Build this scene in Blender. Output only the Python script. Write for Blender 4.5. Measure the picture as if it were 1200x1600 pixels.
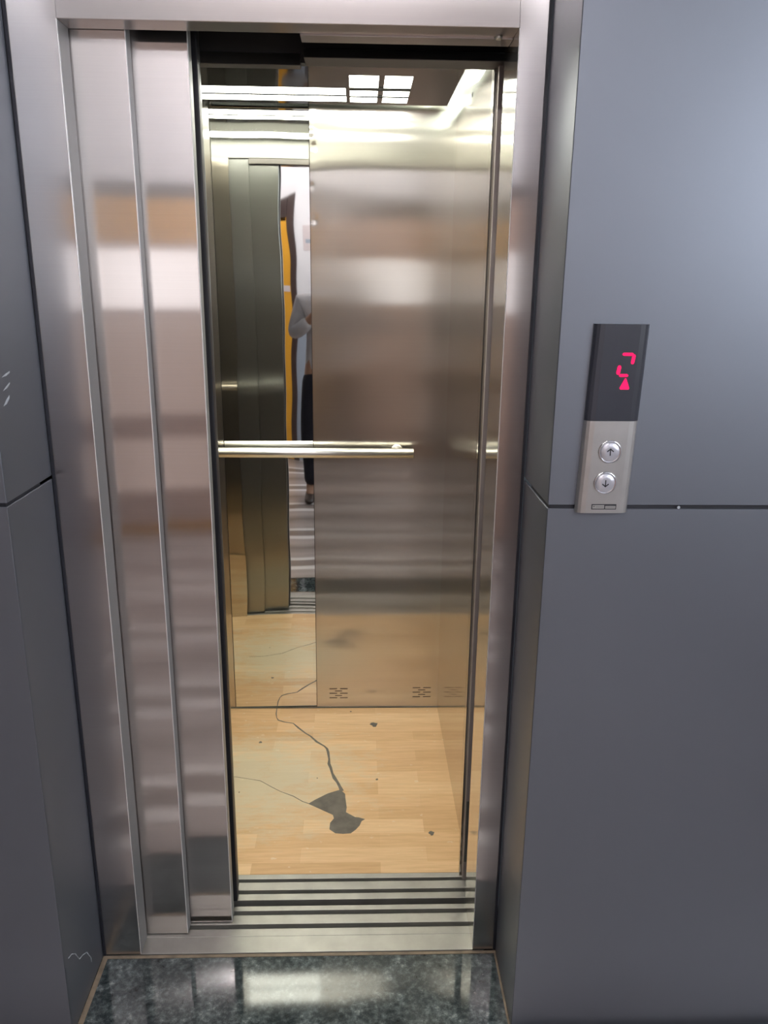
import bpy, bmesh, math, random
from mathutils import Vector, Matrix
random.seed(4)
PI = math.pi
for o in list(bpy.data.objects): bpy.data.objects.remove(o)
S = bpy.context.scene
C = S.collection

# ------------------------------------------------------------------ camera
YAW, PITCH, ROLL = 0.0321, -0.2801, 0.0113
CAM = Vector((0.525, -1.5754, 1.5679))
F = Vector((math.sin(YAW)*math.cos(PITCH), math.cos(YAW)*math.cos(PITCH), math.sin(PITCH)))
R = Vector((math.cos(YAW), -math.sin(YAW), 0)); U = R.cross(F)
R2 = R*math.cos(ROLL)+U*math.sin(ROLL); U2 = -R*math.sin(ROLL)+U*math.cos(ROLL)
cd = bpy.data.cameras.new('camera'); cam = bpy.data.objects.new('camera', cd); C.objects.link(cam)
cd.sensor_fit = 'HORIZONTAL'; cd.sensor_width = 36; cd.lens = 1246.96*36/1200; cd.clip_start = 0.01
cam.matrix_world = Matrix(((R2.x, U2.x, -F.x, CAM.x), (R2.y, U2.y, -F.y, CAM.y), (R2.z, U2.z, -F.z, CAM.z), (0, 0, 0, 1)))
S.camera = cam

# ------------------------------------------------------------------ world, exposure, lamp strengths
w = bpy.data.worlds.new('world'); S.world = w; w.use_nodes = True
w.node_tree.nodes['Background'].inputs[0].default_value = (0.75, 0.85, 1, 1)
w.node_tree.nodes['Background'].inputs[1].default_value = 0.05
S.view_settings.view_transform = 'Standard'; S.view_settings.look = 'None'
S.view_settings.gamma = 1; S.view_settings.use_curve_mapping = False
S.view_settings.exposure = 0.2
DAY = 8.0          # daylight behind the lobby windows
GLAZE = 1.6       # glazed bands of the far doors
TUBE = 47.0         # lobby ceiling tubes
CARLIGHT = 17.5     # frosted lights of the car ceiling
COVE = 44.0

# ------------------------------------------------------------------ materials
def nmat(name):
    m = bpy.data.materials.new(name); m.use_nodes = True
    nt = m.node_tree; nt.nodes.clear()
    out = nt.nodes.new('ShaderNodeOutputMaterial')
    return m, nt, out
def N(nt, t, **kw):
    n = nt.nodes.new(t)
    for k, v in kw.items():
        if k.startswith('i_'): n.inputs[k[2:].replace('_', ' ')].default_value = v
        else: setattr(n, k, v)
    return n
def L(nt, a, ao, b, bi): nt.links.new(a.outputs[ao], b.inputs[bi])
def ramp(nt, stops):
    r = nt.nodes.new('ShaderNodeValToRGB'); e = r.color_ramp.elements
    while len(e) < len(stops): e.new(0.5)
    for el, (p, c) in zip(e, stops): el.position = p; el.color = (*c, 1)
    return r
def noise(nt, scale, vec=(1, 1, 1), detail=4, rough=0.55, loc=(0, 0, 0)):
    g = nt.nodes.new('ShaderNodeNewGeometry')
    mp = nt.nodes.new('ShaderNodeMapping'); mp.inputs['Scale'].default_value = vec; mp.inputs['Location'].default_value = loc
    n = nt.nodes.new('ShaderNodeTexNoise'); n.inputs['Scale'].default_value = scale
    n.inputs['Detail'].default_value = detail; n.inputs['Roughness'].default_value = rough
    L(nt, g, 'Position', mp, 'Vector'); L(nt, mp, 'Vector', n, 'Vector')
    return n
def plain(name, col, rough=0.5, metal=0.0, spec=0.5, var=0.0, vscale=8, coat=0.0, bump=0.0, bscale=60):
    m, nt, out = nmat(name)
    p = N(nt, 'ShaderNodeBsdfPrincipled'); p.inputs['Base Color'].default_value = (*col, 1)
    p.inputs['Roughness'].default_value = rough; p.inputs['Metallic'].default_value = metal
    p.inputs['Specular IOR Level'].default_value = spec; p.inputs['Coat Weight'].default_value = coat
    n = noise(nt, vscale)
    r = ramp(nt, [(0.3, tuple(c*(1-var) for c in col)), (0.7, tuple(min(1, c*(1+var)) for c in col))])
    L(nt, n, 'Fac', r, 'Fac'); L(nt, r, 'Color', p, 'Base Color')
    if bump:
        nb = noise(nt, bscale); b = N(nt, 'ShaderNodeBump'); b.inputs['Strength'].default_value = 1; b.inputs['Distance'].default_value = bump
        L(nt, nb, 'Fac', b, 'Height'); L(nt, b, 'Normal', p, 'Normal')
    L(nt, p, 'BSDF', out, 'Surface'); return m
def emit(name, col, st):
    m, nt, out = nmat(name); e = N(nt, 'ShaderNodeEmission'); e.inputs['Color'].default_value = (*col, 1); e.inputs['Strength'].default_value = st
    L(nt, e, 'Emission', out, 'Surface'); return m
def steel(name, col, sharp=0.17, wide=0.36, mix=0.35, wave=0.0, wscale=(1.2, 1.2, 3.0), hair=0.03, aniso=1.0):
    """brushed stainless: tangent runs horizontally along the wall so the blur is wide sideways and tight vertically"""
    m, nt, out = nmat(name)
    g = N(nt, 'ShaderNodeNewGeometry')
    cr = N(nt, 'ShaderNodeVectorMath', operation='CROSS_PRODUCT'); cr.inputs[1].default_value = (0.0001, 0.0002, 1)
    nz = N(nt, 'ShaderNodeVectorMath', operation='NORMALIZE')
    L(nt, g, 'True Normal', cr, 0); L(nt, cr, 'Vector', nz, 0)
    hn = noise(nt, 1.0, (3, 3, 420), 3, 0.7)
    bl = noise(nt, 3.0, (1, 1, 1.3), 4)
    mxn = N(nt, 'ShaderNodeMath', operation='ADD'); L(nt, hn, 'Fac', mxn, 0); L(nt, bl, 'Fac', mxn, 1)
    hf = N(nt, 'ShaderNodeMath', operation='MULTIPLY'); hf.inputs[1].default_value = 0.5; L(nt, mxn, 'Value', hf, 0)
    rp = ramp(nt, [(0.3, tuple(c*(1-hair*2) for c in col)), (0.7, tuple(min(1, c*(1+hair)) for c in col))])
    L(nt, hf, 'Value', rp, 'Fac')
    bs = []
    bump = None
    if wave:
        wn = noise(nt, 1.0, wscale, 1, 0.4)
        bump = N(nt, 'ShaderNodeBump'); bump.inputs['Strength'].default_value = 1; bump.inputs['Distance'].default_value = wave
        L(nt, wn, 'Fac', bump, 'Height')
    for r in (sharp, wide):
        p = N(nt, 'ShaderNodeBsdfPrincipled'); p.inputs['Metallic'].default_value = 1
        p.inputs['Roughness'].default_value = r; p.inputs['Anisotropic'].default_value = aniso
        L(nt, rp, 'Color', p, 'Base Color'); L(nt, nz, 'Vector', p, 'Tangent')
        if bump: L(nt, bump, 'Normal', p, 'Normal')
        bs.append(p)
    mx = N(nt, 'ShaderNodeMixShader'); mx.inputs[0].default_value = mix
    L(nt, bs[0], 'BSDF', mx, 1); L(nt, bs[1], 'BSDF', mx, 2); L(nt, mx, 'Shader', out, 'Surface')
    return m
def mirror(name, col, rough, wave, wscale, wdetail=1):
    m, nt, out = nmat(name)
    p = N(nt, 'ShaderNodeBsdfPrincipled'); p.inputs['Metallic'].default_value = 1; p.inputs['Base Color'].default_value = (*col, 1)
    p.inputs['Roughness'].default_value = rough
    wn = noise(nt, 1.0, wscale, wdetail, 0.4)
    b = N(nt, 'ShaderNodeBump'); b.inputs['Strength'].default_value = 1; b.inputs['Distance'].default_value = wave
    L(nt, wn, 'Fac', b, 'Height'); L(nt, b, 'Normal', p, 'Normal'); L(nt, p, 'BSDF', out, 'Surface')
    return m

M = {}
M['frame'] = steel('brushed steel frame', (0.66, 0.625, 0.615), 0.13, 0.42, 0.28)
M['door'] = steel('brushed steel landing door', (0.71, 0.665, 0.645), 0.12, 0.40, 0.28, wave=0.0003)
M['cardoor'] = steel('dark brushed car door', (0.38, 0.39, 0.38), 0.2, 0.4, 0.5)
M['carwall'] = steel('brushed car wall', (0.60, 0.575, 0.53), 0.11, 0.30, 0.30, wave=0.0011, wscale=(1.3, 1.3, 4.5))
M['carside'] = steel('brushed car side wall', (0.60, 0.565, 0.51), 0.06, 0.26, 0.22, wave=0.0004, wscale=(1.6, 1.6, 2.6))
M['mirror'] = mirror('mirror steel', (0.80, 0.80, 0.77), 0.02, 0.0024, (2.6, 1, 2.8))
M['ceilmirror'] = mirror('polished ceiling steel', (0.36, 0.35, 0.33), 0.06, 0.0002, (2, 2, 2))
M['return'] = steel('polished jamb return', (0.70, 0.68, 0.64), 0.06, 0.25, 0.25)
M['transom'] = steel('rough brushed transom', (0.40, 0.40, 0.37), 0.45, 0.6, 0.5, aniso=0.5)
M['plate'] = steel('dull track plate', (0.26, 0.245, 0.235), 0.3, 0.5, 0.4)
M['post'] = plain('satin post steel', (0.40, 0.35, 0.325), 0.5, 0.5, var=0.08)
M['highlight'] = plain('painted edge highlight', (0.82, 0.80, 0.80), 0.45, 0.55, var=0.03)  # pale colour stands in for the highlight along steel edges
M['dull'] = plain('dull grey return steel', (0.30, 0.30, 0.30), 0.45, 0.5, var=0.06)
M['rail'] = plain('satin rail steel', (0.80, 0.79, 0.75), 0.30, 1.0, var=0.03)
M['black'] = plain('black rubber', (0.012, 0.012, 0.016), 0.5, var=0.2)
M['shaft'] = plain('dark shaft steel', (0.02, 0.018, 0.017), 0.7, var=0.2)
M['alu'] = plain('sill aluminium', (0.34, 0.33, 0.305), 0.42, 0.75, var=0.12, vscale=14)
M['groove'] = plain('sill groove', (0.16, 0.16, 0.14), 0.55, 0.6, var=0.2)
M['grout'] = plain('beige grout', (0.22, 0.17, 0.12), 0.85, var=0.3, vscale=30)
M['seam'] = plain('seam sealant', (0.012, 0.013, 0.02), 0.6, var=0.2)
M['white'] = plain('white wall paint', (0.86, 0.83, 0.85), 0.7, var=0.02)
M['darkwall'] = plain('grey wall paint', (0.09, 0.09, 0.10), 0.7, var=0.03)
M['pinkleaf'] = plain('pinkish brown door panel', (0.66, 0.50, 0.45), 0.5, var=0.05)
M['greypaint'] = plain('grey dado paint', (0.36, 0.40, 0.47), 0.6, var=0.03)
M['ceilpaint'] = plain('ceiling paint', (0.10, 0.095, 0.095), 0.8, var=0.03)
M['darkwood'] = plain('dark brown door frame', (0.05, 0.028, 0.024), 0.45, var=0.2)
M['yellow'] = plain('yellow door paint', (0.78, 0.37, 0.03), 0.4, var=0.05)
M['brown'] = plain('brown door', (0.60, 0.40, 0.31), 0.45, var=0.15)
M['daylight'] = emit('daylight pane', (0.86, 0.93, 1.0), DAY)
M['tube'] = emit('tube light', (1.0, 0.97, 0.97), TUBE)
M['tube_rear'] = emit('tube light bright', (1.0, 0.96, 0.97), TUBE*3.2)
M['frosted'] = emit('added door fill glow', (1.0, 0.80, 0.74), GLAZE*0.33)  # added glow on the far door, brightens what the steel reflects
M['glazing'] = emit('door glazing daylight', (1.0, 0.95, 0.96), GLAZE)
M['carlight'] = emit('car light diffuser', (1.0, 1.0, 0.88), CARLIGHT)
M['cove'] = emit('cove lamp', (0.86, 1.0, 0.93), COVE)
M['led'] = emit('red led', (1.0, 0.015, 0.10), 1.6)
M['screen'] = plain('display black plastic', (0.028, 0.030, 0.040), 0.28, var=0.05)
M['panelsteel'] = plain('call panel satin steel', (0.52, 0.51, 0.50), 0.33, 0.85, var=0.04, vscale=30)
M['button'] = plain('button metal', (0.62, 0.62, 0.68), 0.28, 0.7, var=0.04)
M['ring'] = plain('button ring chrome', (0.8, 0.8, 0.83), 0.12, 1.0)
M['ink'] = plain('dark print', (0.02, 0.02, 0.025), 0.5)
M['pale'] = plain('pale scratch and painted glint', (0.42, 0.45, 0.50), 0.5, var=0.2)
M['paper'] = plain('pinkish paper', (0.70, 0.60, 0.60), 0.7, var=0.03)

def mat_clad():
    m, nt, out = nmat('grey composite cladding')
    p = N(nt, 'ShaderNodeBsdfPrincipled')
    n = noise(nt, 2.2, detail=5)
    r = ramp(nt, [(0.25, (0.178, 0.192, 0.226)), (0.75, (0.193, 0.208, 0.244))]); L(nt, n, 'Fac', r, 'Fac'); L(nt, r, 'Color', p, 'Base Color')
    p.inputs['Roughness'].default_value = 0.42; p.inputs['Metallic'].default_value = 0.75
    L(nt, p, 'BSDF', out, 'Surface'); return m
M['clad'] = mat_clad()

def mat_granite():
    m, nt, out = nmat('dark speckled granite')
    p = N(nt, 'ShaderNodeBsdfPrincipled')
    a = noise(nt, 70, detail=6, rough=0.75); b = noise(nt, 14, detail=4, loc=(3, 1, 0))
    s = N(nt, 'ShaderNodeMath', operation='MULTIPLY_ADD'); s.inputs[1].default_value = 0.45; L(nt, b, 'Fac', s, 0); L(nt, a, 'Fac', s, 2)
    r = ramp(nt, [(0.55, (0.010, 0.014, 0.016)), (0.70, (0.035, 0.045, 0.047)), (0.84, (0.10, 0.12, 0.12)), (0.95, (0.26, 0.29, 0.28))])
    L(nt, s, 'Value', r, 'Fac'); L(nt, r, 'Color', p, 'Base Color')
    p.inputs['Roughness'].default_value = 0.06; p.inputs['Specular IOR Level'].default_value = 0.5
    L(nt, p, 'BSDF', out, 'Surface'); return m
M['granite'] = mat_granite()

def mat_tiles():
    """lobby floor: pale stone in 0.6 m courses, each with a darker band between two light stripes"""
    m, nt, out = nmat('striped pale stone floor')
    p = N(nt, 'ShaderNodeBsdfPrincipled')
    g = N(nt, 'ShaderNodeNewGeometry'); sx = N(nt, 'ShaderNodeSeparateXYZ'); L(nt, g, 'Position', sx, 'Vector')
    a = N(nt, 'ShaderNodeMath', operation='ADD'); a.inputs[1].default_value = 0.795 + 6.0; L(nt, sx, 'Y', a, 0)
    d = N(nt, 'ShaderNodeMath', operation='DIVIDE'); d.inputs[1].default_value = 0.6; L(nt, a, 'Value', d, 0)
    f = N(nt, 'ShaderNodeMath', operation='FRACT'); L(nt, d, 'Value', f, 0)     # 0.5 at y = -0.495, -1.095 ...
    li, mi, dk = (0.80, 0.75, 0.73), (0.46, 0.40, 0.38), (0.30, 0.25, 0.23)
    r = ramp(nt, [(0.0, dk), (0.20, mi), (0.31, mi), (0.34, li), (0.40, li), (0.42, dk), (0.58, dk), (0.61, li), (0.68, li), (0.71, mi), (0.85, mi), (0.99, dk)])
    L(nt, f, 'Value', r, 'Fac')
    n = noise(nt, 5, (0.6, 3, 1), 5); mx = N(nt, 'ShaderNodeMixRGB', blend_type='MULTIPLY'); mx.inputs[0].default_value = 0.5
    r2 = ramp(nt, [(0.3, (0.7, 0.68, 0.68)), (0.7, (1, 1, 1))]); L(nt, n, 'Fac', r2, 'Fac')
    L(nt, r, 'Color', mx, 1); L(nt, r2, 'Color', mx, 2); L(nt, mx, 'Color', p, 'Base Color')
    p.inputs['Roughness'].default_value = 0.25
    L(nt, p, 'BSDF', out, 'Surface'); return m
M['tiles'] = mat_tiles()

def mat_wood():
    m, nt, out = nmat('maple laminate')
    p = N(nt, 'ShaderNodeBsdfPrincipled')
    g = N(nt, 'ShaderNodeNewGeometry')
    br = N(nt, 'ShaderNodeTexBrick'); br.offset = 0.37; br.inputs['Scale'].default_value = 1.0
    br.inputs['Brick Width'].default_value = 0.36; br.inputs['Row Height'].default_value = 0.062; br.inputs['Mortar Size'].default_value = 0.0004
    br.inputs['Color1'].default_value = (0.0, 0.0, 0.0, 1); br.inputs['Color2'].default_value = (1, 1, 1, 1); br.inputs['Mortar'].default_value = (0.2, 0.2, 0.2, 1)
    br.inputs['Bias'].default_value = 0.0
    L(nt, g, 'Position', br, 'Vector')
    rb = ramp(nt, [(0.0, (0.60, 0.375, 0.185)), (0.5, (0.68, 0.44, 0.23)), (1.0, (0.76, 0.53, 0.30))]); L(nt, br, 'Color', rb, 'Fac')
    gr = noise(nt, 6, (1.2, 16, 1), 6, 0.65); rg = ramp(nt, [(0.3, (0.80, 0.76, 0.70)), (0.6, (1, 1, 1))]); L(nt, gr, 'Fac', rg, 'Fac')
    m1 = N(nt, 'ShaderNodeMixRGB', blend_type='MULTIPLY'); m1.inputs[0].default_value = 0.8; L(nt, rb, 'Color', m1, 1); L(nt, rg, 'Color', m1, 2)
    # worn pale patch with its own outline in the middle left of the floor
    sub = N(nt, 'ShaderNodeVectorMath', operation='SUBTRACT'); sub.inputs[1].default_value = (0.20, 0.70, 0); L(nt, g, 'Position', sub, 0)
    sc = N(nt, 'ShaderNodeVectorMath', operation='MULTIPLY'); sc.inputs[1].default_value = (3.0, 3.6, 0); L(nt, sub, 'Vector', sc, 0)
    ln = N(nt, 'ShaderNodeVectorMath', operation='LENGTH'); L(nt, sc, 'Vector', ln, 0)
    wn = noise(nt, 11, (1, 1.8, 1), 7, 0.7); ad = N(nt, 'ShaderNodeMath', operation='MULTIPLY_ADD'); ad.inputs[1].default_value = 2.6
    L(nt, wn, 'Fac', ad, 0); L(nt, ln, 'Value', ad, 2)
    wr = ramp(nt, [(0.0, (1, 1, 1)), (1.0, (0, 0, 0))]); wr.color_ramp.elements[0].position = 0.44; wr.color_ramp.elements[1].position = 0.70
    dv = N(nt, 'ShaderNodeMath', operation='DIVIDE'); dv.inputs[1].default_value = 3.6; L(nt, ad, 'Value', dv, 0); L(nt, dv, 'Value', wr, 'Fac')
    wf = N(nt, 'ShaderNodeMath', operation='MULTIPLY'); wf.inputs[1].default_value = 0.8; L(nt, wr, 'Color', wf, 0)
    m2 = N(nt, 'ShaderNodeMixRGB'); m2.inputs[2].default_value = (0.58, 0.52, 0.37, 1); L(nt, wf, 'Value', m2, 0); L(nt, m1, 'Color', m2, 1)
    # small pale scuffs
    sn = noise(nt, 26, (1, 1.6, 1), 4, 0.6, (5, 2, 0)); sr = ramp(nt, [(0.655, (0, 0, 0)), (0.70, (1, 1, 1))]); L(nt, sn, 'Fac', sr, 'Fac')
    sf = N(nt, 'ShaderNodeMath', operation='MULTIPLY'); sf.inputs[1].default_value = 0.5; L(nt, sr, 'Color', sf, 0)
    m3 = N(nt, 'ShaderNodeMixRGB'); m3.inputs[2].default_value = (0.72, 0.62, 0.45, 1); L(nt, sf, 'Value', m3, 0); L(nt, m2, 'Color', m3, 1)
    L(nt, m3, 'Color', p, 'Base Color'); p.inputs['Roughness'].default_value = 0.38
    L(nt, p, 'BSDF', out, 'Surface'); return m
M['wood'] = mat_wood()
M['hole'] = plain('dark underlay', (0.13, 0.115, 0.095), 0.55, var=0.25, vscale=25)

# ------------------------------------------------------------------ helpers
def box(bm, x0, x1, y0, y1, z0, z1, bev=0.0, seg=2):
    t = bmesh.new(); r = bmesh.ops.create_cube(t, size=1)
    for v in t.verts: v.co = Vector(((x0+x1)/2+v.co.x*(x1-x0), (y0+y1)/2+v.co.y*(y1-y0), (z0+z1)/2+v.co.z*(z1-z0)))
    if bev: bmesh.ops.bevel(t, geom=t.edges[:], offset=bev, segments=seg, affect='EDGES', profile=0.6)
    me = bpy.data.meshes.new('tmp'); t.to_mesh(me); t.free(); bm.from_mesh(me); bpy.data.meshes.remove(me)
    return bm
def B(*a, **k): return box(bmesh.new(), *a, **k)
def tube(bm, p0, p1, r0, r1=None, n=20, cap=True):
    if r1 is None: r1 = r0
    p0, p1 = Vector(p0), Vector(p1); d = (p1-p0).normalized()
    a = d.orthogonal().normalized(); b = d.cross(a); rings = []
    for p, r in ((p0, r0), (p1, r1)):
        rings.append([bm.verts.new(p+(a*math.cos(2*PI*i/n)+b*math.sin(2*PI*i/n))*r) for i in range(n)])
    for i in range(n): 
        f = bm.faces.new((rings[0][i], rings[0][(i+1) % n], rings[1][(i+1) % n], rings[1][i])); f.smooth = True
    if cap: bm.faces.new(rings[0][::-1]); bm.faces.new(rings[1])
    return bm
def lathe(bm, c, axis, prof, n=32):
    """profile of (radius, height) turned about axis through c"""
    c = Vector(c); d = Vector(axis).normalized(); a = d.orthogonal().normalized(); b = d.cross(a); rings = []
    for r, h in prof:
        rings.append([bm.verts.new(c+d*h+(a*math.cos(2*PI*i/n)+b*math.sin(2*PI*i/n))*r) for i in range(n)])
    for q in range(len(rings)-1):
        for i in range(n):
            f = bm.faces.new((rings[q][i], rings[q][(i+1) % n], rings[q+1][(i+1) % n], rings[q+1][i])); f.smooth = True
    bm.faces.new(rings[-1]); bm.faces.new(rings[0][::-1])
    return bm
def prism(bm, pts, axis, a0, a1):
    """extrude a 2-D outline along axis (0,1,2) from a0 to a1"""
    def mk(p, a):
        q = list(p); q.insert(axis, a); return bm.verts.new(q)
    lo = [mk(p, a0) for p in pts]; hi = [mk(p, a1) for p in pts]; n = len(pts)
    bm.faces.new(lo[::-1]); bm.faces.new(hi)
    for i in range(n): bm.faces.new((lo[i], lo[(i+1) % n], hi[(i+1) % n], hi[i]))
    bmesh.ops.recalc_face_normals(bm, faces=bm.faces[:])
    return bm
def origin(o):
    v = Vector((0, 0, 0)); 
    while o is not None: v += o.location; o = o.parent
    return v
def obj(name, bm, mat, parent=None, loc=None, label=None):
    """one mesh object; bm is in world coordinates"""
    me = bpy.data.meshes.new(name)
    bmesh.ops.recalc_face_normals(bm, faces=bm.faces[:])
    if parent is not None: base = origin(parent); at = base
    else:
        if loc is None:
            xs = [v.co for v in bm.verts]; mn = [min(c[i] for c in xs) for i in range(3)]; mxx = [max(c[i] for c in xs) for i in range(3)]
            loc = ((mn[0]+mxx[0])/2, (mn[1]+mxx[1])/2, mn[2])
        at = Vector(loc)
    bmesh.ops.translate(bm, verts=bm.verts[:], vec=-at)
    bm.to_mesh(me); bm.free(); me.materials.append(mat)
    o = bpy.data.objects.new(name, me); C.objects.link(o)
    if parent is not None: o.parent = parent
    else: o.location = at
    if label: o['label'] = label
    return o
def tag(o, label, cat, group=None):
    o['label'] = label; o['category'] = cat
    if group: o['group'] = group
    return o
def thing(name, label, cat, loc, group=None):
    o = bpy.data.objects.new(name, None); o.empty_display_size = 0.05; C.objects.link(o); o.location = loc
    return tag(o, label, cat, group)
def struct(name, bm, mat, label, cat, loc=None):
    o = obj(name, bm, mat, loc=loc); o['kind'] = 'structure'; o['label'] = label; o['category'] = cat; return o

W = 0.8044; XL, XR = -0.0896, 0.8604; YC = -0.216; ZJ = 1.187; BK = 1.1606; CXL, CXR = -0.405, 0.8255
LX0, LX1, LY0, LH = -2.3, 2.7, -3.3, 3.0
G = 0.0035   # half of the cladding seam
TOP = 2.14   # top of the recess around the lift

# ------------------------------------------------------------------ lobby shell
struct('floor', B(LX0, LX1, LY0, -0.236, -0.05, 0.0), M['tiles'], 'pale striped stone lobby floor before the lift', 'floor')
struct('floor', B(XL-.06, XR+.06, -0.2355, -0.0105, -0.05, -0.003), M['granite'], 'dark speckled polished granite threshold in the recess before the lift', 'floor')
bm = bmesh.new(); box(bm, XL, XR, -0.0105, -0.0022, -0.04, -0.0015); box(bm, XL+.0005, XL+0.012, -0.215, -0.0106, -0.04, -0.0018); box(bm, XR-0.005, XR-.0005, -0.215, -0.0106, -0.04, -0.0018)
struct('trim_1', bm, M['grout'], 'beige grout line around the granite threshold', 'grout')
struct('ceiling', B(LX0, LX1, LY0, YC, LH, LH+.1), M['ceilpaint'], 'grey ceiling of the lobby', 'ceiling')
# cladding walls left and right of the recess, each of an upper and a lower board wrapping into the reveal
def cladding(side):
    s = -1 if side == 'left' else 1
    xc = XL if s < 0 else XR; xe = LX0 if s < 0 else LX1
    lo, hi = min(xc, xe), max(xc, xe)
    w_ = struct('wall_'+side, B(lo+(.004 if s > 0 else 0), hi-(.004 if s < 0 else 0), YC+.004, YC+0.16, 0, LH), M['seam'], f'grey composite cladding wall {side} of the lift opening', 'wall')
    for z0, z1, nm in ((0, ZJ-G, 'lower'), (ZJ+G, LH, 'upper')):
        bm = bmesh.new()
        box(bm, lo, hi, YC, YC+.0035, z0, z1, .0008, 1)
        x0, x1 = (xc-.0036, xc) if s < 0 else (xc, xc+.0036)
        box(bm, x0, x1, YC+.0002, -0.004, z0, min(z1, TOP) if nm == 'upper' else z1, .0008, 1)
        obj('cladding_board', bm, M['clad'], w_, label=f'{nm} grey cladding board')
    return w_
wl = cladding('left'); wr = cladding('right')
# screw ring on the right seam, specular glints painted as pale flecks on the left reveal
obj('screw', lathe(bmesh.new(), (1.096, YC-.0001, 1.1866), (0, -1, 0), [(0.0028, 0), (0.0028, .001), (0.0016, .0012), (0.0010, .0006)], 16), M['pale'], wr)
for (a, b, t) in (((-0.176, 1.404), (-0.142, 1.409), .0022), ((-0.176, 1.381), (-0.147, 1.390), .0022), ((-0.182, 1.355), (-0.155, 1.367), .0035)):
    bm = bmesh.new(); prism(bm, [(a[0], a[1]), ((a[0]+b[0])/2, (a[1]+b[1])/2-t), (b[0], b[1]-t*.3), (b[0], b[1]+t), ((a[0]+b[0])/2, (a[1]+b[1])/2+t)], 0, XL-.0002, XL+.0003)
    obj('painted_glint', bm, M['pale'], wl)
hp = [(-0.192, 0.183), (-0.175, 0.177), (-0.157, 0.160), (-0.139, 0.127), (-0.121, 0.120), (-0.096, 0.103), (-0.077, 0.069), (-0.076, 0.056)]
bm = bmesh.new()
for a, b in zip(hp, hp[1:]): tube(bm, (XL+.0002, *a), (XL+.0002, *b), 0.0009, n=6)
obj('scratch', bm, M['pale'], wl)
# wall over the recess
bm = bmesh.new(); box(bm, XL+.0005, XR-.0005, YC, YC+.004, TOP, LH); box(bm, XL+.0005, XR-.0005, YC+.004, -.004, TOP, TOP+.004)
struct('wall_over_lift', bm, M['clad'], 'grey cladding above the lift opening', 'wall')
# lobby walls behind the viewer, seen mirrored in the steel
wr_ = struct('wall_rear', B(LX0, LX1, LY0-.1, LY0, 1.16, LH), M['white'], 'white upper wall across the lobby, mirrored in the car', 'wall')
struct('wall_rear_dado', B(-.6, LX1, LY0-.1, LY0, 0, 1.16), M['greypaint'], 'grey painted lower wall across the lobby', 'wall')
struct('wall_rear_dado', B(LX0, -.6, LY0-.1, LY0, 0, 1.16), M['pinkleaf'], 'pinkish brown lower wall left of the yellow door', 'wall')
struct('trim_3', B(LX0, LX1, LY0+.0005, LY0+.10, 2.88, LH-.0005), M['darkwood'], 'dark beam along the top of the rear lobby wall', 'beam')
struct('wall_lobby_left', B(LX0-.1, LX0, LY0-.1, YC+.16, 0, LH), M['darkwall'], 'grey lobby wall on the left', 'wall')
WY0, WY1, WZ0, WZ1 = -3.0, -1.1, 1.45, 2.75
bm = bmesh.new(); box(bm, LX1, LX1+.1, LY0-.1, YC+.16, 0, WZ0); box(bm, LX1, LX1+.1, LY0-.1, YC+.16, WZ1, LH)
box(bm, LX1, LX1+.1, LY0-.1, WY0, WZ0, WZ1); box(bm, LX1, LX1+.1, WY1, YC+.16, WZ0, WZ1)
struct('wall_lobby_right', bm, M['white'], 'white lobby wall on the right with a window', 'wall')
wn = struct('window_1', B(LX1+.05, LX1+.06, WY0, WY1, WZ0, WZ1), M['daylight'], 'daylit lobby window on the right', 'window')
bm = bmesh.new()
for y in (WY0, WY0+.62, WY0+1.24, WY1-.04): box(bm, LX1+.01, LX1+.049, y, y+.04, WZ0, WZ1)
for z in (WZ0, WZ1-.04): box(bm, LX1+.012, LX1+.048, WY0, WY1, z, z+.04)
obj('window_frame', bm, M['frame'], wn)
# yellow door with dark frame on the rear wall
def rear_door(nm, x0, x1, zt, leafmat, label, glass=None, fw=.055):
    d = struct(nm, B(x0+.07, x1-fw, LY0+.012, LY0+.05, 0.005, zt-.07), leafmat, label, 'door')
    bm = bmesh.new(); box(bm, x0, x0+.07, LY0+.001, LY0+.07, 0, zt, .004); box(bm, x1-fw, x1, LY0+.001, LY0+.05, 0, zt, .004); box(bm, x0+.07, x1-fw, LY0+.001, LY0+.05, zt-.09, zt, .004)
    obj('door_frame', bm, M['darkwood'], d)
    if glass:
        obj('glazing', B(glass[0], glass[1], LY0+.0505, LY0+.056, glass[2], glass[3]), M['glazing'], d)
    bm = bmesh.new(); tube(bm, (x0+.13, LY0+.05, 1.0), (x0+.13, LY0+.10, 1.0), .01); tube(bm, (x0+.13, LY0+.10, 1.0), (x0+.25, LY0+.10, 1.0), .01)
    obj('door_handle', bm, M['rail'], d)
    return d
d1 = rear_door('door_1', -1.30, 0.105, 2.11, M['yellow'], 'yellow door in a dark brown frame, mirrored in the car')
obj('door_panel', B(-1.16, -.13, LY0+.0505, LY0+.056, .06, 1.78), M['pinkleaf'], d1, label='large pinkish brown centre panel')
obj('fill_pane', B(-1.10, -.20, LY0+.0565, LY0+.060, .76, 1.36), M['frosted'], d1, label='tall pinkish glow pane added as fill light')  # both glowing panes are added for fill light
obj('fill_pane', B(-1.02, -.24, LY0+.0565, LY0+.060, .28, .62), M['frosted'], d1, label='low pinkish glow pane added as fill light')
obj('glazing', B(-1.10, -.20, LY0+.0565, LY0+.060, 1.40, 1.74), M['glazing'], d1)
obj('push_plate', B(-.125, .045, LY0+.0505, LY0+.053, 1.47, 1.52), M['paper'], d1)
rear_door('door_2', 0.42, 1.66, 2.11, M['brown'], 'brown glazed door across the lobby', (0.52, 1.50, 1.40, 1.74))
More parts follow.
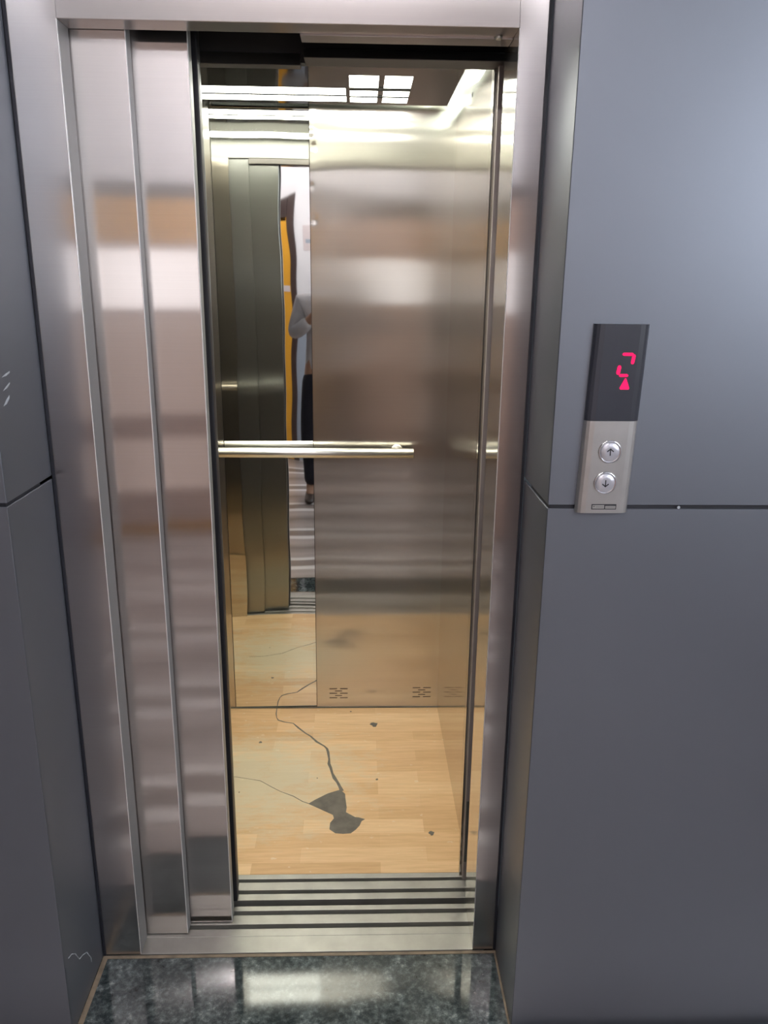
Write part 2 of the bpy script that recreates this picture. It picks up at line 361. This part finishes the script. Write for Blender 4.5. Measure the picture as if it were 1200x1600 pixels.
tag(obj('wall_notice', B(.17, .29, LY0+.0005, LY0+.004, 1.84, 2.01), M['paper']), 'small pinkish paper notice on the white wall beside the mirrored yellow door', 'notice')
n_ = bpy.data.objects['wall_notice']; obj('printed_bar', B(.19, .27, LY0+.0042, LY0+.005, 1.905, 1.935), M['greypaint'], n_)
for i, (y, lab) in enumerate(((-1.0, 'long white ceiling tube light nearer the lift'), (-2.6, 'long white ceiling tube light nearer the rear wall'))):
    t = thing('tube_light', lab, 'light', (0.3, y, LH-.07), 'tube lights on the lobby ceiling')
    obj('housing', B(-.35, .95, y-.04, y+.04, LH-.035, LH-.0005, .004), M['white'], t)
    bm = bmesh.new(); tube(bm, (-.32, y, LH-.055), (.92, y, LH-.055), .016); obj('tube', bm, M['tube'] if i == 0 else M['tube_rear'], t)

# ------------------------------------------------------------------ lift frame
fr = thing('lift_door_frame', 'brushed stainless steel portal frame around the open lift doorway', 'door frame', (W/2, 0, 0))
ZH = 2.0
def jamb(bm, x0, x1, xr, ydeep, z1):
    box(bm, x0, x1, 0.0, 0.004, 0.0, z1, .0007, 1)
    a, b = (xr-.0015, xr) if xr < .4 else (xr, xr+.0015)
    box(bm, a, b, 0.0005, ydeep, 0.0, z1 if z1 < 2.05 else ZH)
obj('left_jamb', (lambda b: (box(b, XL+.005, -.0001, 0, .004, 0, TOP-.006, .0010, 2), box(b, -.0045, -.0001, .0035, .055, 0, ZH))[0])(bmesh.new()), M['frame'], fr)
obj('right_jamb', B(W+.0001, XR-.0045, 0, .004, 0, TOP-.006, .0010, 2), M['frame'], fr)
obj('right_return', B(W+.0001, W+.003, .0042, .148, 0.0, ZH), M['return'], fr, label='polished inner return of the right jamb')
bm = bmesh.new(); box(bm, 0.0002, W-.0002, 0, .004, ZH, TOP-.006, .0010, 2); box(bm, 0.0002, W-.0002, .0035, .0575, ZH, ZH+.003)
obj('header', bm, M['frame'], fr)
obj('header_strip', B(.415, W-.0003, .058, .104, ZH-.003, ZH+.004, .0008, 1), M['frame'], fr)
obj('corner_highlight', B(-.0013, .0003, -.0006, .0009, 0.0005, ZH, .0004, 1), M['highlight'], fr, label='pale strip painted as the highlight on the left jamb corner')  # corner highlights of both jambs, built as thin pale strips
obj('corner_highlight', B(W-.0004, W+.0012, -.0006, .0009, 0.0005, ZH, .0004, 1), M['highlight'], fr, label='pale strip painted as the highlight on the right jamb corner')
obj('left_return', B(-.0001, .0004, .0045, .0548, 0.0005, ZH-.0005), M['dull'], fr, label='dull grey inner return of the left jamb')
obj('stop_bolt', lathe(bmesh.new(), (.776, .05, ZH), (0, 0, -1), [(.007, 0), (.007, .003), (.005, .006)], 16), M['rail'], fr)
# dark seal behind the frame against the cladding
bm = bmesh.new(); box(bm, XL+.0005, XL+.006, -.003, .02, 0, TOP-.004); box(bm, XR-.006, XR-.0005, -.003, .02, 0, TOP-.004); box(bm, XL+.006, XR-.006, .005, .02, TOP-.008, TOP)
struct('trim_2', bm, M['seam'], 'dark sealant gap between frame and cladding', 'sealant')
# dark shaft walls seen through the gaps
bm = bmesh.new(); box(bm, CXL-.3, XR+.3, .15, .1705, -0.4, -0.03); box(bm, CXL-.3, XR+.3, .106, .175, ZH+.10, ZH+.16)
box(bm, CXL-.3, XR+.3, .02, .06, ZH+.15, ZH+.4); box(bm, XL-.45, XL-.42, .0, .2, -.4, 2.4); box(bm, XR+.20, XR+.23, .0, .26, -.4, 2.4)
struct('wall_shaft', bm, M['shaft'], 'dark lift shaft structure behind the doorway', 'shaft wall')

# ------------------------------------------------------------------ sills
def sill(bm, x0, x1, edges, z=0.0):
    """edges: list of (y0,y1,'top'|'groove')"""
    for y0, y1, k in edges:
        if k == 'top': box(bm, x0, x1, y0, y1, -.03, z, .0006, 1)
    return bm
ls = thing('landing_sill', 'aluminium landing door sill with two grooves above the granite', 'door sill', (W/2, .07, -.03))
bm = sill(bmesh.new(), 0.0-.35, W+.06, [(.0, .050, 'top'), (.0505, .074, 'top'), (.089, .119, 'top'), (.134, .150, 'top')])
# the part under the jambs starts behind them
for v in bm.verts:
    if v.co.y < .004 and (v.co.x < 0 or v.co.x > W): v.co.x = 0.0 if v.co.x < 0 else W
obj('tread', bm, M['alu'], ls)
bm = bmesh.new(); box(bm, -.35, W+.06, .0741, .0889, -.03, -.012); box(bm, -.35, W+.06, .1191, .1339, -.03, -.012); obj('groove', bm, M['groove'], ls)
cs = thing('car_sill', 'aluminium car sill with two grooves at the wooden floor edge', 'door sill', (W/2, .22, -.03))
bm = sill(bmesh.new(), CXL, W+.05, [(.171, .193, 'top'), (.207, .236, 'top'), (.248, .266, 'top')]); obj('tread', bm, M['alu'], cs)
bm = bmesh.new(); box(bm, CXL, W+.05, .1931, .2069, -.03, -.012); box(bm, CXL, W+.05, .2361, .2479, -.03, -.012); obj('groove', bm, M['groove'], cs)

# ------------------------------------------------------------------ landing doors (open, parked left)
def landing_panel(x0, x1, y0, y1, z0, z1, label):
    t = thing('landing_door_panel', label, 'lift door', ((x0+x1)/2, y0, z0), 'sliding landing door panels')
    obj('skin', B(x0, x1, y0, y1-.002, z0, z1, .0016, 3), M['door'], t)
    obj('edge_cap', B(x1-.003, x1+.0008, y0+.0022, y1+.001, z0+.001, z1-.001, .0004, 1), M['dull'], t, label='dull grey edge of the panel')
    obj('edge_highlight', B(x1-.0012, x1+.0006, y0-.0005, y0+.0012, z0+.001, z1-.001, .0004, 1), M['highlight'], t, label='pale strip painted as the highlight on the panel edge')  # edge highlight painted as a pale strip
    bm = bmesh.new(); box(bm, x0+.03, x0+.07, y0+.009, y0+.017, -.011, z0-.0002); box(bm, x1-.075, x1-.035, y0+.009, y0+.017, -.011, z0-.0002)
    obj('guide_shoe', bm, M['black'], t)
    return t
landing_panel(-.33, .100, .0605, .0900, .0020, 2.06, 'brushed steel landing door panel nearest the frame, the wider slow one at left')
landing_panel(-.22, .2045, .0960, .1240, .0018, 2.06, 'brushed steel landing door panel beside the opening, set deeper behind the first panel')
# car doors
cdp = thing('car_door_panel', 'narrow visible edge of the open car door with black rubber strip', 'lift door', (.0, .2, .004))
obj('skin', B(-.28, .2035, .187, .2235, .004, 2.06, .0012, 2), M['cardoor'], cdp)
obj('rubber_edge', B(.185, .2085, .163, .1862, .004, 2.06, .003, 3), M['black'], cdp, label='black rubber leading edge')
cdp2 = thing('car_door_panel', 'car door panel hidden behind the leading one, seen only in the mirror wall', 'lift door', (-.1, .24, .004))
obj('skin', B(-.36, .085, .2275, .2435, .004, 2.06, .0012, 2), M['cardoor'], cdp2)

# ------------------------------------------------------------------ car
flo = struct('floor', B(CXL, CXR, .2665, BK+.01, -.03, 0.0), M['wood'], 'worn maple laminate floor inside the lift car', 'floor')
patch = [(0.466, 0.644), (0.471, 0.638), (0.482, 0.622), (0.483, 0.602), (0.488, 0.554), (0.486, 0.531), (0.501, 0.518), (0.514, 0.507), (0.526, 0.505), (0.544, 0.497), (0.534, 0.488), (0.528, 0.468), (0.517, 0.45), (0.502, 0.433), (0.479, 0.431), (0.456, 0.434), (0.438, 0.452), (0.439, 0.481), (0.45, 0.502), (0.446, 0.519), (0.405, 0.548), (0.368, 0.574), (0.387, 0.593), (0.426, 0.625), (0.458, 0.641)]
def outline_mesh(pts, z0=-.0005, z1=.0006):
    return prism(bmesh.new(), pts, 2, z0, z1)
obj('torn_patch', outline_mesh(patch), M['hole'], flo, label='dark torn hole in the laminate')
def ribbon(pts, w0, w1):
    bm = bmesh.new(); n = len(pts); vs = []
    for i, p in enumerate(pts):
        a = Vector(pts[max(0, i-1)]); b = Vector(pts[min(n-1, i+1)]); d = (b-a).normalized(); q = Vector((-d.y, d.x))
        w_ = (w0+(w1-w0)*i/(n-1))/2*(1+.25*math.sin(i*2.3)); p = Vector(p)
        vs.append([bm.verts.new((*(p+q*w_*s), z)) for s, z in ((1, -.0005), (1, .0005), (-1, .0005), (-1, -.0005))])
    for i in range(n-1):
        for k in range(4): bm.faces.new((vs[i][k], vs[i][(k+1) % 4], vs[i+1][(k+1) % 4], vs[i+1][k]))
    bm.faces.new(vs[0]); bm.faces.new(vs[-1][::-1]); return bm
crack = [(0.212, 1.158), (0.213, 1.118), (0.218, 1.088), (0.226, 1.071), (0.247, 1.059), (0.283, 1.048), (0.305, 1.016), (0.333, 0.98), (0.351, 0.962), (0.376, 0.924), (0.404, 0.896), (0.414, 0.88), (0.419, 0.856), (0.424, 0.815), (0.424, 0.789), (0.431, 0.765), (0.437, 0.734), (0.445, 0.708), (0.456, 0.684), (0.464, 0.661), (0.471, 0.638)]
thin = [(0.06, .722), (0.124, 0.718), (0.16, 0.708), (0.204, 0.696), (0.242, 0.664), (0.275, 0.638), (0.318, 0.613), (0.35, 0.585), (0.371, 0.574)]
obj('crack', ribbon(crack, .003, .011), M['hole'], flo); obj('crack', ribbon(thin, .001, .0028), M['hole'], flo)
for x, y, r in ((.582, 1.037, .013), (.742, .43, .008), (.585, .698, .004), (.177, .923, .005), (.494, 1.13, .003), (.144, .636, .002), (.389, .708, .002)):
    pts = [(x+r*math.cos(a*PI/5)*(1.1+.3*math.sin(a*2.1+x*40)), y+r*1.1*math.sin(a*PI/5)*(1+.3*math.cos(a*1.7+y*30))) for a in range(10)]
    obj('floor_chip', outline_mesh(pts), M['hole'], flo)

CH = 2.25
wb = struct('wall_car_back', B(CXL, CXR, BK+.008, BK+.03, 0, CH), M['shaft'], 'back wall of the lift car with a mirror panel between brushed steel panels', 'wall')
def bow(z):
    """the sheets lean slightly forward near the top"""
    t = 0.0; n = 60; z0 = 1.5
    if z <= z0: return 0.0
    for i in range(n):
        q = z0+(z-z0)*(i+.5)/n; t += 0.026*math.exp(-((q-1.93)/.15)**2)*(z-z0)/n
    return -t
DENTS = [(.379, 2.062, .010, .0011), (.372, 2.016, .008, .0009), (.379, 1.975, .012, .0012), (.376, 1.948, .006, .0007), (.378, 1.76, .009, .0008), (.372, 1.86, .006, .0005)]
def wall_panel(x0, x1, mat, nm, lab, y0=0.0, y1=0.0, nx=14, dents=False):
    nz = 260 if dents else 140
    bm = bmesh.new(); g = []
    us = [i/nx for i in range(nx+1)]
    if dents: us = [(i/60)*.18 for i in range(60)]+[.18+.82*i/14 for i in range(15)]
    for u in us:
        x = x0+(x1-x0)*u; col = []
        for k in range(nz+1):
            z = .002+(CH-.002)*k/nz; y = BK+y0+(y1-y0)*u+bow(z)
            if dents:
                for dx, dz, dr, dd in DENTS: y += dd*math.exp(-((x-dx)**2+(z-dz)**2)/dr**2)
                y += .00035*math.exp(-(x-x0)/.09)*math.sin(z*26)*math.exp(-((z-1.95)/.3)**2)
            col.append(bm.verts.new((x, y, z)))
        g.append(col)
    for i in range(len(us)-1):
        for k in range(nz):
            f = bm.faces.new((g[i][k], g[i+1][k], g[i+1][k+1], g[i][k+1])); f.smooth = True
    # rim and back, with vertices of their own so the face stays flat-shaded to its edge
    for xx, yy in ((x0, y0), (x1, y1)):
        a_ = [bm.verts.new((xx, BK+yy+bow(.002+(CH-.002)*k/40), .002+(CH-.002)*k/40)) for k in range(41)]
        b_ = [bm.verts.new((xx, BK+.0075, .002+(CH-.002)*k/40)) for k in range(41)]
        for k in range(40): bm.faces.new((a_[k], a_[k+1], b_[k+1], b_[k]))
    q = [bm.verts.new(p) for p in ((x0, BK+.0075, .002), (x1, BK+.0075, .002), (x1, BK+.0075, CH), (x0, BK+.0075, CH))]; bm.faces.new(q)
    for z in (.002, CH):
        q = [bm.verts.new(p) for p in ((x0, BK+y0+bow(z), z), (x1, BK+y1+bow(z), z), (x1, BK+.0075, z), (x0, BK+.0075, z))]; bm.faces.new(q)
    me = bpy.data.meshes.new(nm)
    for v in bm.verts: v.co -= origin(wb)
    bm.to_mesh(me); bm.free(); me.materials.append(mat)
    o = bpy.data.objects.new(nm, me); C.objects.link(o); o.parent = wb; o['label'] = lab
    return o
wall_panel(CXL, .0548, M['carwall'], 'steel_panel', 'left brushed steel panel')
wall_panel(.0572, .3634, M['mirror'], 'mirror_panel', 'mirror polished steel panel', 0.0, .0042)
wall_panel(.3658, CXR, M['carwall'], 'steel_panel', 'right brushed steel panel', dents=True)
for (x0, z0) in ((.413, .0425), (.730, .0455)):
    bm = bmesh.new()
    for r in range(5):
        z = z0-.002+r*.0095
        if r % 2 == 0:
            box(bm, x0, x0+.029, BK-.0006, BK+.0002, z, z+.0032); box(bm, x0+.040, x0+.069, BK-.0006, BK+.0002, z, z+.0032)
        else: box(bm, x0+.021, x0+.048, BK-.0006, BK+.0002, z, z+.0032)
    obj('vent_slots', bm, M['black'], wb)
obj('edge_trim', B(CXL, CXR, BK-.004, BK-.0002, .0001, .0035), M['groove'], wb)
wrt = struct('wall_car_right', B(CXR, CXR+.02, .446, BK, 0, CH), M['carside'], 'brushed steel right side wall of the lift car', 'wall')
obj('screw', lathe(bmesh.new(), (CXR, .783, 2.054), (-1, 0, 0), [(.006, 0), (.005, .001)], 12), M['seam'], wrt)
struct('wall_car_left', B(CXL-.02, CXL, .25, BK, 0, CH), M['carside'], 'brushed steel left side wall of the lift car', 'wall')
struct('ceiling', B(CXL, CXR, .20, BK+.02, CH, CH+.03), M['white'], 'roof of the lift car above the light panel', 'ceiling')
# front return column at the right and the strike post
bm = prism(bmesh.new(), [(CXR+.02, .446), (CXR, .446), (.802, .27), (.802, .252), (CXR+.02, .252)], 2, 0, CH)
struct('wall_car_front', bm, M['carside'], 'narrow front return of the lift car at right', 'wall')
sp = thing('car_door_post', 'narrow brown-grey steel strike post at the right edge of the car doorway', 'door post', (.814, .24, 0))
obj('post', B(.8085, .8195, .236, .2495, 0.0005, 2.02, .0012, 2), M['post'], sp)
obj('rubber_strip', B(.8105, .8175, .2345, .2362, 0.06, .25, .0006, 1), M['groove'], sp)
# left front return, hidden behind the doors but mirrored
struct('wall_car_front_left', B(CXL-.0, .0, .2535, .275, 0, CH), M['carside'], 'front return of the lift car at left behind the doors', 'wall')
# car header
hd = thing('car_header', 'brushed steel car door header with a stepped right half', 'door header', (.4, .24, 2.0))
obj('right_plate', B(.412, W+.02, .205, .2715, 1.996, 2.012, .001, 1), M['plate'], hd)
obj('left_plate', B(.088, .403, .240, .2715, 1.990, 2.012, .001, 1), M['plate'], hd)
obj('transom', B(CXL, W+.02, .2525, .2755, 2.0124, CH-.0, .0005, 1), M['transom'], hd)
obj('shade_cover', B(CXL, W+.02, .2445, .2522, 2.0124, CH-.01), M['shaft'], hd)  # added dark sheet standing in for the unlit shaft above the car doorway
obj('joint_filler', B(.403, .412, .245, .2715, 1.996, 2.012), M['shaft'], hd)
obj('door_track', B(CXL, W+.02, .18, .20, 2.10, 2.14), M['shaft'], hd)

# suspended ceiling light panel
PX0, PX1, PY0, PY1, PZ = -.373, .793, .305, 1.118, 2.09
cl = thing('car_ceiling_light', 'polished dark suspended ceiling in the car with light strips and six-square grids', 'ceiling light', ((PX0+PX1)/2, (PY0+PY1)/2, PZ))
obj('plate', B(PX0, PX1, PY0, PY1, PZ, PZ+.02, .0015, 1), M['ceilmirror'], cl)
for y0, y1 in ((.912, .983), (1.001, 1.072), (.374, .452), (.468, .546)):
    obj('light_strip', B(-.063, .483, y0, y1, PZ-.0012, PZ+.0005), M['carlight'], cl)
for xa in (.495, -.241):
    for i in range(2):
        x0 = xa+i*.0955
        for y0, y1 in ((.765, .890), (.925, .993), (1.010, 1.078), (.370, .438), (.455, .523)):
            obj('light_square', B(x0, x0+.079 if i == 0 else x0+.074, y0, y1, PZ-.0012, PZ+.0005), M['carlight'], cl)
for xa, xb in ((-.063, .483), (.495, .6655), (-.241, -.0705)):
    for y0, y1 in ((.984, 1.0005),) if xa == -.063 else ((.9935, 1.0095), (.8905, .9245)):
        obj('divider', B(xa, xb, y0, y1, PZ-.0022, PZ+.0005), M['shaft'], cl)
for xa in (PX0+.035, PX1-.035):
    bm = bmesh.new(); tube(bm, (xa, .40, PZ+.05), (xa, 1.04, PZ+.05), .012); obj('cove_tube', bm, M['cove'], cl)
for xa in (PX0+.25, PX1-.25):
    for ya in (.45, 1.0):
        obj('hanger', tube(bmesh.new(), (xa, ya, PZ+.0195), (xa, ya, CH-.0), .004, n=8), M['rail'], cl)

# handrail
hr = thing('handrail', 'round satin steel handrail on the car back wall', 'handrail', (.21, BK-.055, 1.007))
RY, RZ = BK-.058, 1.0065
bm = bmesh.new(); 
lathe(bm, (-.290, RY, RZ), (1, 0, 0), [(.0155, 0), (.0172, .0015), (.0172, .9985), (.0155, 1.0)], 32)
obj('rail', bm, M['rail'], hr)
for x in (-.23, .655):
    bm = bmesh.new(); tube(bm, (x, RY+.01, RZ), (x, BK-.0005, RZ), .007, n=16); lathe(bm, (x, BK-.0003, RZ), (0, -1, 0), [(.02, 0), (.02, .003), (.012, .005)], 24)
    obj('bracket', bm, M['rail'], hr)

# ------------------------------------------------------------------ call panel
cp = thing('call_panel', 'slim lift call panel with red floor display and two round buttons on the grey wall', 'call panel', (.961, YC, 1.178))
def shaped(z0, z1, mat, nm, lab=None):
    # section with bevelled long edges; leans like the mounted plate
    sec = [(-.0465, -.0003), (-.0465, .004), (-.043, .0085), (-.038, .0112), (-.030, .012), (.030, .012), (.038, .0112), (.043, .0085), (.0465, .004), (.0465, -.0003)]
    bm = bmesh.new(); rows = []
    for z in (z0, z1):
        cx_ = .9545+(z-1.178)*(.963-.9545)/(1.5055-1.178)
        rows.append([bm.verts.new((cx_+a, YC-b, z)) for a, b in sec])
    n = len(sec)
    for i in range(n): bm.faces.new((rows[0][i], rows[0][(i+1) % n], rows[1][(i+1) % n], rows[1][i]))
    bm.faces.new(rows[0][::-1]); bm.faces.new(rows[1])
    return obj(nm, bm, mat, cp, label=lab)
scr = shaped(1.3435, 1.5055, M['screen'], 'display', 'black display window')
shaped(1.179, 1.3432, M['panelsteel'], 'face_plate', 'satin steel face plate')
YF = YC-.012
def seg(pts, t=.0008):
    return prism(bmesh.new(), pts, 1, YF-t, YF+.0002)
def bar(a, b, w_):
    a, b = Vector(a), Vector(b); d = (b-a).normalized(); q = Vector((-d.y, d.x))*w_/2
    return [tuple(a-d*w_*.15+q*.5), tuple(a+d*w_*.3+q), tuple(b-d*w_*.3+q), tuple(b+d*w_*.15+q*.5), tuple(b+d*w_*.15-q*.5), tuple(b-d*w_*.3-q), tuple(a+d*w_*.3-q), tuple(a-d*w_*.15-q*.5)]
for a, b, w_ in (((.9665, 1.4565), (.9835, 1.4565), .0052), ((.9855, 1.4555), (.9835, 1.4410), .0056), ((.9625, 1.4370), (.9605, 1.4235), .0062), ((.9635, 1.4212), (.9775, 1.4212), .0050)):
    obj('digit_segment', seg(bar(a, b, w_)), M['led'], scr)
obj('up_arrow_light', seg([(.9735, 1.4165), (.9755, 1.4165), (.9822, 1.4000), (.9808, 1.3975), (.9672, 1.3975), (.9655, 1.4000)]), M['led'], scr)
def button(cx_, cz_, up, lab):
    bm = lathe(bmesh.new(), (cx_, YF+.0003, cz_), (0, -1, 0), [(.0205, 0), (.0205, .0010), (.0190, .0022), (.0172, .0012)], 40)
    rg = obj('call_button', bm, M['ring'], cp, label=lab)
    obj('button_cap', lathe(bmesh.new(), (cx_, YF-.0002, cz_), (0, -1, 0), [(.0165, 0), (.0165, .0018), (.0155, .0026), (.008, .0032)], 40), M['button'], rg)
    s = 1 if up else -1; bm = bmesh.new(); y0 = YF-.0038; y1 = YF-.0028
    def q(pts): prism(bm, pts, 1, y0, y1)
    q([(cx_-.0009, cz_-.006*s), (cx_+.0009, cz_-.006*s), (cx_+.0009, cz_+.005*s), (cx_-.0009, cz_+.005*s)])
    q([(cx_, cz_+.0070*s), (cx_+.0062, cz_+.0018*s), (cx_+.0052, cz_+.0002*s), (cx_, cz_+.0044*s), (cx_-.0052, cz_+.0002*s), (cx_-.0062, cz_+.0018*s)])
    obj('arrow_print', bm, M['ink'], rg)
button(.9590, 1.2895, True, 'upper round button with an up arrow')
button(.9555, 1.2340, False, 'lower round button with a down arrow')
np_ = obj('name_plate', B(.935, .979, YF-.0008, YF+.0002, 1.186, 1.1955), M['ink'], cp, label='small dark framed name plate')
bm = bmesh.new(); box(bm, .9365, .9575, YF-.0011, YF-.0007, 1.1875, 1.194); box(bm, .9595, .9775, YF-.0011, YF-.0007, 1.1875, 1.1925); obj('plate_field', bm, M['panelsteel'], np_)
bm = bmesh.new(); tube(bm, (.9392, YF-.0010, 1.1915), (.9392, YF-.0013, 1.1915), .0012, n=12); box(bm, .9425, .9565, YF-.0013, YF-.0010, 1.1903, 1.1910); box(bm, .9605, .9765, YF-.0013, YF-.0010, 1.1900, 1.1906)
obj('plate_mark', bm, M['groove'], np_)

# ------------------------------------------------------------------ the photographer, seen mirrored in the back wall
M['skin'] = plain('skin', (0.42, 0.24, 0.16), 0.5, var=0.05)
M['shirt'] = plain('light grey shirt', (0.50, 0.48, 0.49), 0.85, var=0.10, vscale=12, bump=.004, bscale=9)
M['trouser'] = plain('black trousers', (0.010, 0.010, 0.018), 0.9, var=0.2)
M['shoe'] = plain('dark brown shoe', (0.035, 0.025, 0.022), 0.45, var=0.2)
M['hair'] = plain('black hair', (0.012, 0.010, 0.010), 0.6, var=0.3)
M['eye'] = plain('eye white', (0.75, 0.73, 0.70), 0.3)
M['glass'] = plain('phone glass', (0.01, 0.01, 0.012), 0.12, coat=0.5)
PO = Vector((.385, -1.93, 0))
pr = thing('person', 'person in light grey shirt and black trousers holding up a phone, mirrored in the car', 'person', PO)
def skinmesh(name, verts, edges, mat, roots, sub=2):
    me = bpy.data.meshes.new(name); me.from_pydata([Vector(v[:3])-PO for v in verts], edges, [])
    me.materials.append(mat); o = bpy.data.objects.new(name, me); C.objects.link(o); o.parent = pr
    md = o.modifiers.new('skin', 'SKIN'); md.use_smooth_shade = True
    if not me.skin_vertices: me.skin_vertices.new()
    sv = me.skin_vertices[0].data
    for i, v in enumerate(verts):
        sv[i].radius = (v[3], v[4] if len(v) > 4 else v[3]); sv[i].use_root = i in roots
    s = o.modifiers.new('sub', 'SUBSURF'); s.levels = sub; s.render_levels = sub
    return o
px, py = PO.x, PO.y
HL, HR = Vector((.475, -1.635, 1.500)), Vector((.590, -1.640, 1.480))     # wrists close to the phone
bv = [(px, py, .96, .15, .10), (px, py-.005, 1.10, .135, .095), (px, py, 1.25, .15, .105), (px, py, 1.40, .13, .09), (px+.01, py+.005, 1.49, .055, .055), (px+.015, py+.02, 1.56, .052, .055),
      (px-.09, py, .92, .085, .085), (px-.115, py+.015, .50, .055), (px-.135, py+.0, .09, .038), (px-.14, py+.10, .045, .035),
      (px+.09, py, .92, .085, .085), (px+.115, py+.015, .50, .055), (px+.13, py, .09, .038), (px+.14, py+.10, .045, .035),
      (px-.175, py, 1.42, .055), (px-.235, py+.02, 1.20, .042), (HL.x, HL.y, HL.z, .026),
      (px+.175, py, 1.42, .055), (px+.29, py+.06, 1.22, .042), (HR.x, HR.y, HR.z, .026),
      (px+.018, py+.03, 1.64, .080, .088), (px+.018, py+.025, 1.72, .068, .080),
      (HL.x+.005, HL.y+.022, HL.z+.035, .026, .014), (HR.x-.005, HR.y+.022, HR.z+.035, .026, .014)]
be = [(0, 1), (1, 2), (2, 3), (3, 4), (4, 5), (0, 6), (6, 7), (7, 8), (8, 9), (0, 10), (10, 11), (11, 12), (12, 13), (3, 14), (14, 15), (15, 16), (3, 17), (17, 18), (18, 19), (5, 20), (20, 21), (16, 22), (19, 23)]
roots = {0}
def fingers(wr_, s):
    """four fingers curling round the phone back edge and a thumb on the near side"""
    base = Vector((wr_.x+s*.005, wr_.y+.022, wr_.z+.035))
    for k in range(4):
        i0 = len(bv); off = Vector((s*(.006), .004, .016-.011*k+.012)); ln = (.030, .034, .031, .025)[k]
        a = base+off; b = a+Vector((s*.018, .004, .004))*(ln/.03); c = b+Vector((s*.014, -.003, .002)); d = c+Vector((s*.008, -.007, 0))
        for p, r in ((a, .0085), (b, .0080), (c, .0072), (d, .0062)): bv.append((*p, r))
        be.extend([(i0, i0+1), (i0+1, i0+2), (i0+2, i0+3)]); be.append((22 if s > 0 else 23, i0))
    i0 = len(bv); a = base+Vector((s*.004, -.014, -.016)); b = a+Vector((s*.018, -.008, .012)); c = b+Vector((s*.016, .0, .012))
    for p, r in ((a, .0100), (b, .0092), (c, .0078)): bv.append((*p, r))
    be.extend([(22 if s > 0 else 23, i0), (i0, i0+1), (i0+1, i0+2)])
fingers(HL, 1); fingers(HR, -1)
body = skinmesh('body', bv, be, M['skin'], roots)
sv_ = [(px, py, .93, .165, .115), (px, py-.005, 1.10, .16, .115), (px, py, 1.25, .172, .122), (px, py, 1.40, .155, .105), (px+.008, py, 1.475, .075, .070),
       (px-.18, py, 1.42, .078), (px-.242, py+.02, 1.20, .075), (px-.12, py+.13, 1.30, .050), (px+.18, py, 1.42, .078), (px+.295, py+.06, 1.22, .062), (px+.29, py+.16, 1.32, .048)]
skinmesh('shirt', sv_, [(0, 1), (1, 2), (2, 3), (3, 4), (3, 5), (5, 6), (6, 7), (3, 8), (8, 9), (9, 10)], M['shirt'], {1})
tv = [(px, py, 1.00, .158, .112), (px, py, .90, .165, .12), (px-.10, py, .80, .100, .100), (px-.118, py+.015, .48, .075), (px-.132, py+.0, .10, .062),
      (px+.10, py, .80, .100, .100), (px+.118, py+.015, .48, .075), (px+.132, py, .10, .062)]
skinmesh('trousers', tv, [(0, 1), (1, 2), (2, 3), (3, 4), (1, 5), (5, 6), (6, 7)], M['trouser'], {1})
for s in (-1, 1):
    fx = px+s*.138
    skinmesh('shoe', [(fx, py-.05, .045, .044, .040), (fx, py+.05, .042, .046, .036), (fx+s*.005, py+.16, .030, .046, .026), (fx+s*.008, py+.22, .026, .034, .020)], [(0, 1), (1, 2), (2, 3)], M['shoe'], {0})
# head details
hc = Vector((px+.018, py+.028, 1.665))
def ell(bm, c, r, n=20, cut=None):
    t = bmesh.new(); bmesh.ops.create_uvsphere(t, u_segments=n, v_segments=n//2+2, radius=1)
    for v in t.verts: v.co = Vector((c[0]+v.co.x*r[0], c[1]+v.co.y*r[1], c[2]+v.co.z*r[2]))
    if cut: bmesh.ops.delete(t, geom=[v for v in t.verts if cut(v.co)], context='VERTS')
    for f in t.faces: f.smooth = True
    me = bpy.data.meshes.new('tmp'); t.to_mesh(me); t.free(); bm.from_mesh(me); bpy.data.meshes.remove(me); return bm
obj('hair', ell(bmesh.new(), hc+Vector((0, -.012, .028)), (.086, .100, .098), 28, lambda c: (c.y > hc.y+.035 and c.z < hc.z+.065) or c.z < hc.z-.05), M['hair'], pr)
fa = bmesh.new()
ell(fa, hc+Vector((0, .092, -.005)), (.012, .022, .020)); 
obj('nose', fa, M['skin'], pr)
for s in (-1, 1): obj('ear', ell(bmesh.new(), hc+Vector((s*.082, -.005, .0)), (.010, .018, .030)), M['skin'], pr)
obj('mouth', ell(bmesh.new(), hc+Vector((0, .083, -.045)), (.024, .012, .007)), plain('lips', (0.30, 0.12, 0.10), 0.45), pr)
for s in (-1, 1):
    e = obj('eye', ell(bmesh.new(), hc+Vector((s*.031, .082, .020)), (.013, .010, .008)), M['eye'], pr)
    obj('iris', ell(bmesh.new(), hc+Vector((s*.031, .0895, .020)), (.005, .004, .005)), M['hair'], e)
    obj('eyebrow', ell(bmesh.new(), hc+Vector((s*.032, .085, .040)), (.018, .007, .004)), M['hair'], pr)
# phone held just behind the viewpoint
ph = thing('phone', 'dark phone held up in both hands by the person', 'phone', CAM-F*.012-U2*.05)
def rotbox(c, hx, hy, hz, bev):
    bm = B(-hx, hx, -hy, hy, -hz, hz, bev)
    m = Matrix(((R2.x, F.x, U2.x), (R2.y, F.y, U2.y), (R2.z, F.z, U2.z)))
    for v in bm.verts: v.co = Vector(c)+m @ v.co
    return bm
pc = CAM-F*.012-U2*.055+R2*.010
obj('case', rotbox(pc, .037, .004, .078, .003), M['black'], ph)
obj('screen', rotbox(pc-F*.0042, .034, .0006, .074, .0003), M['glass'], ph)
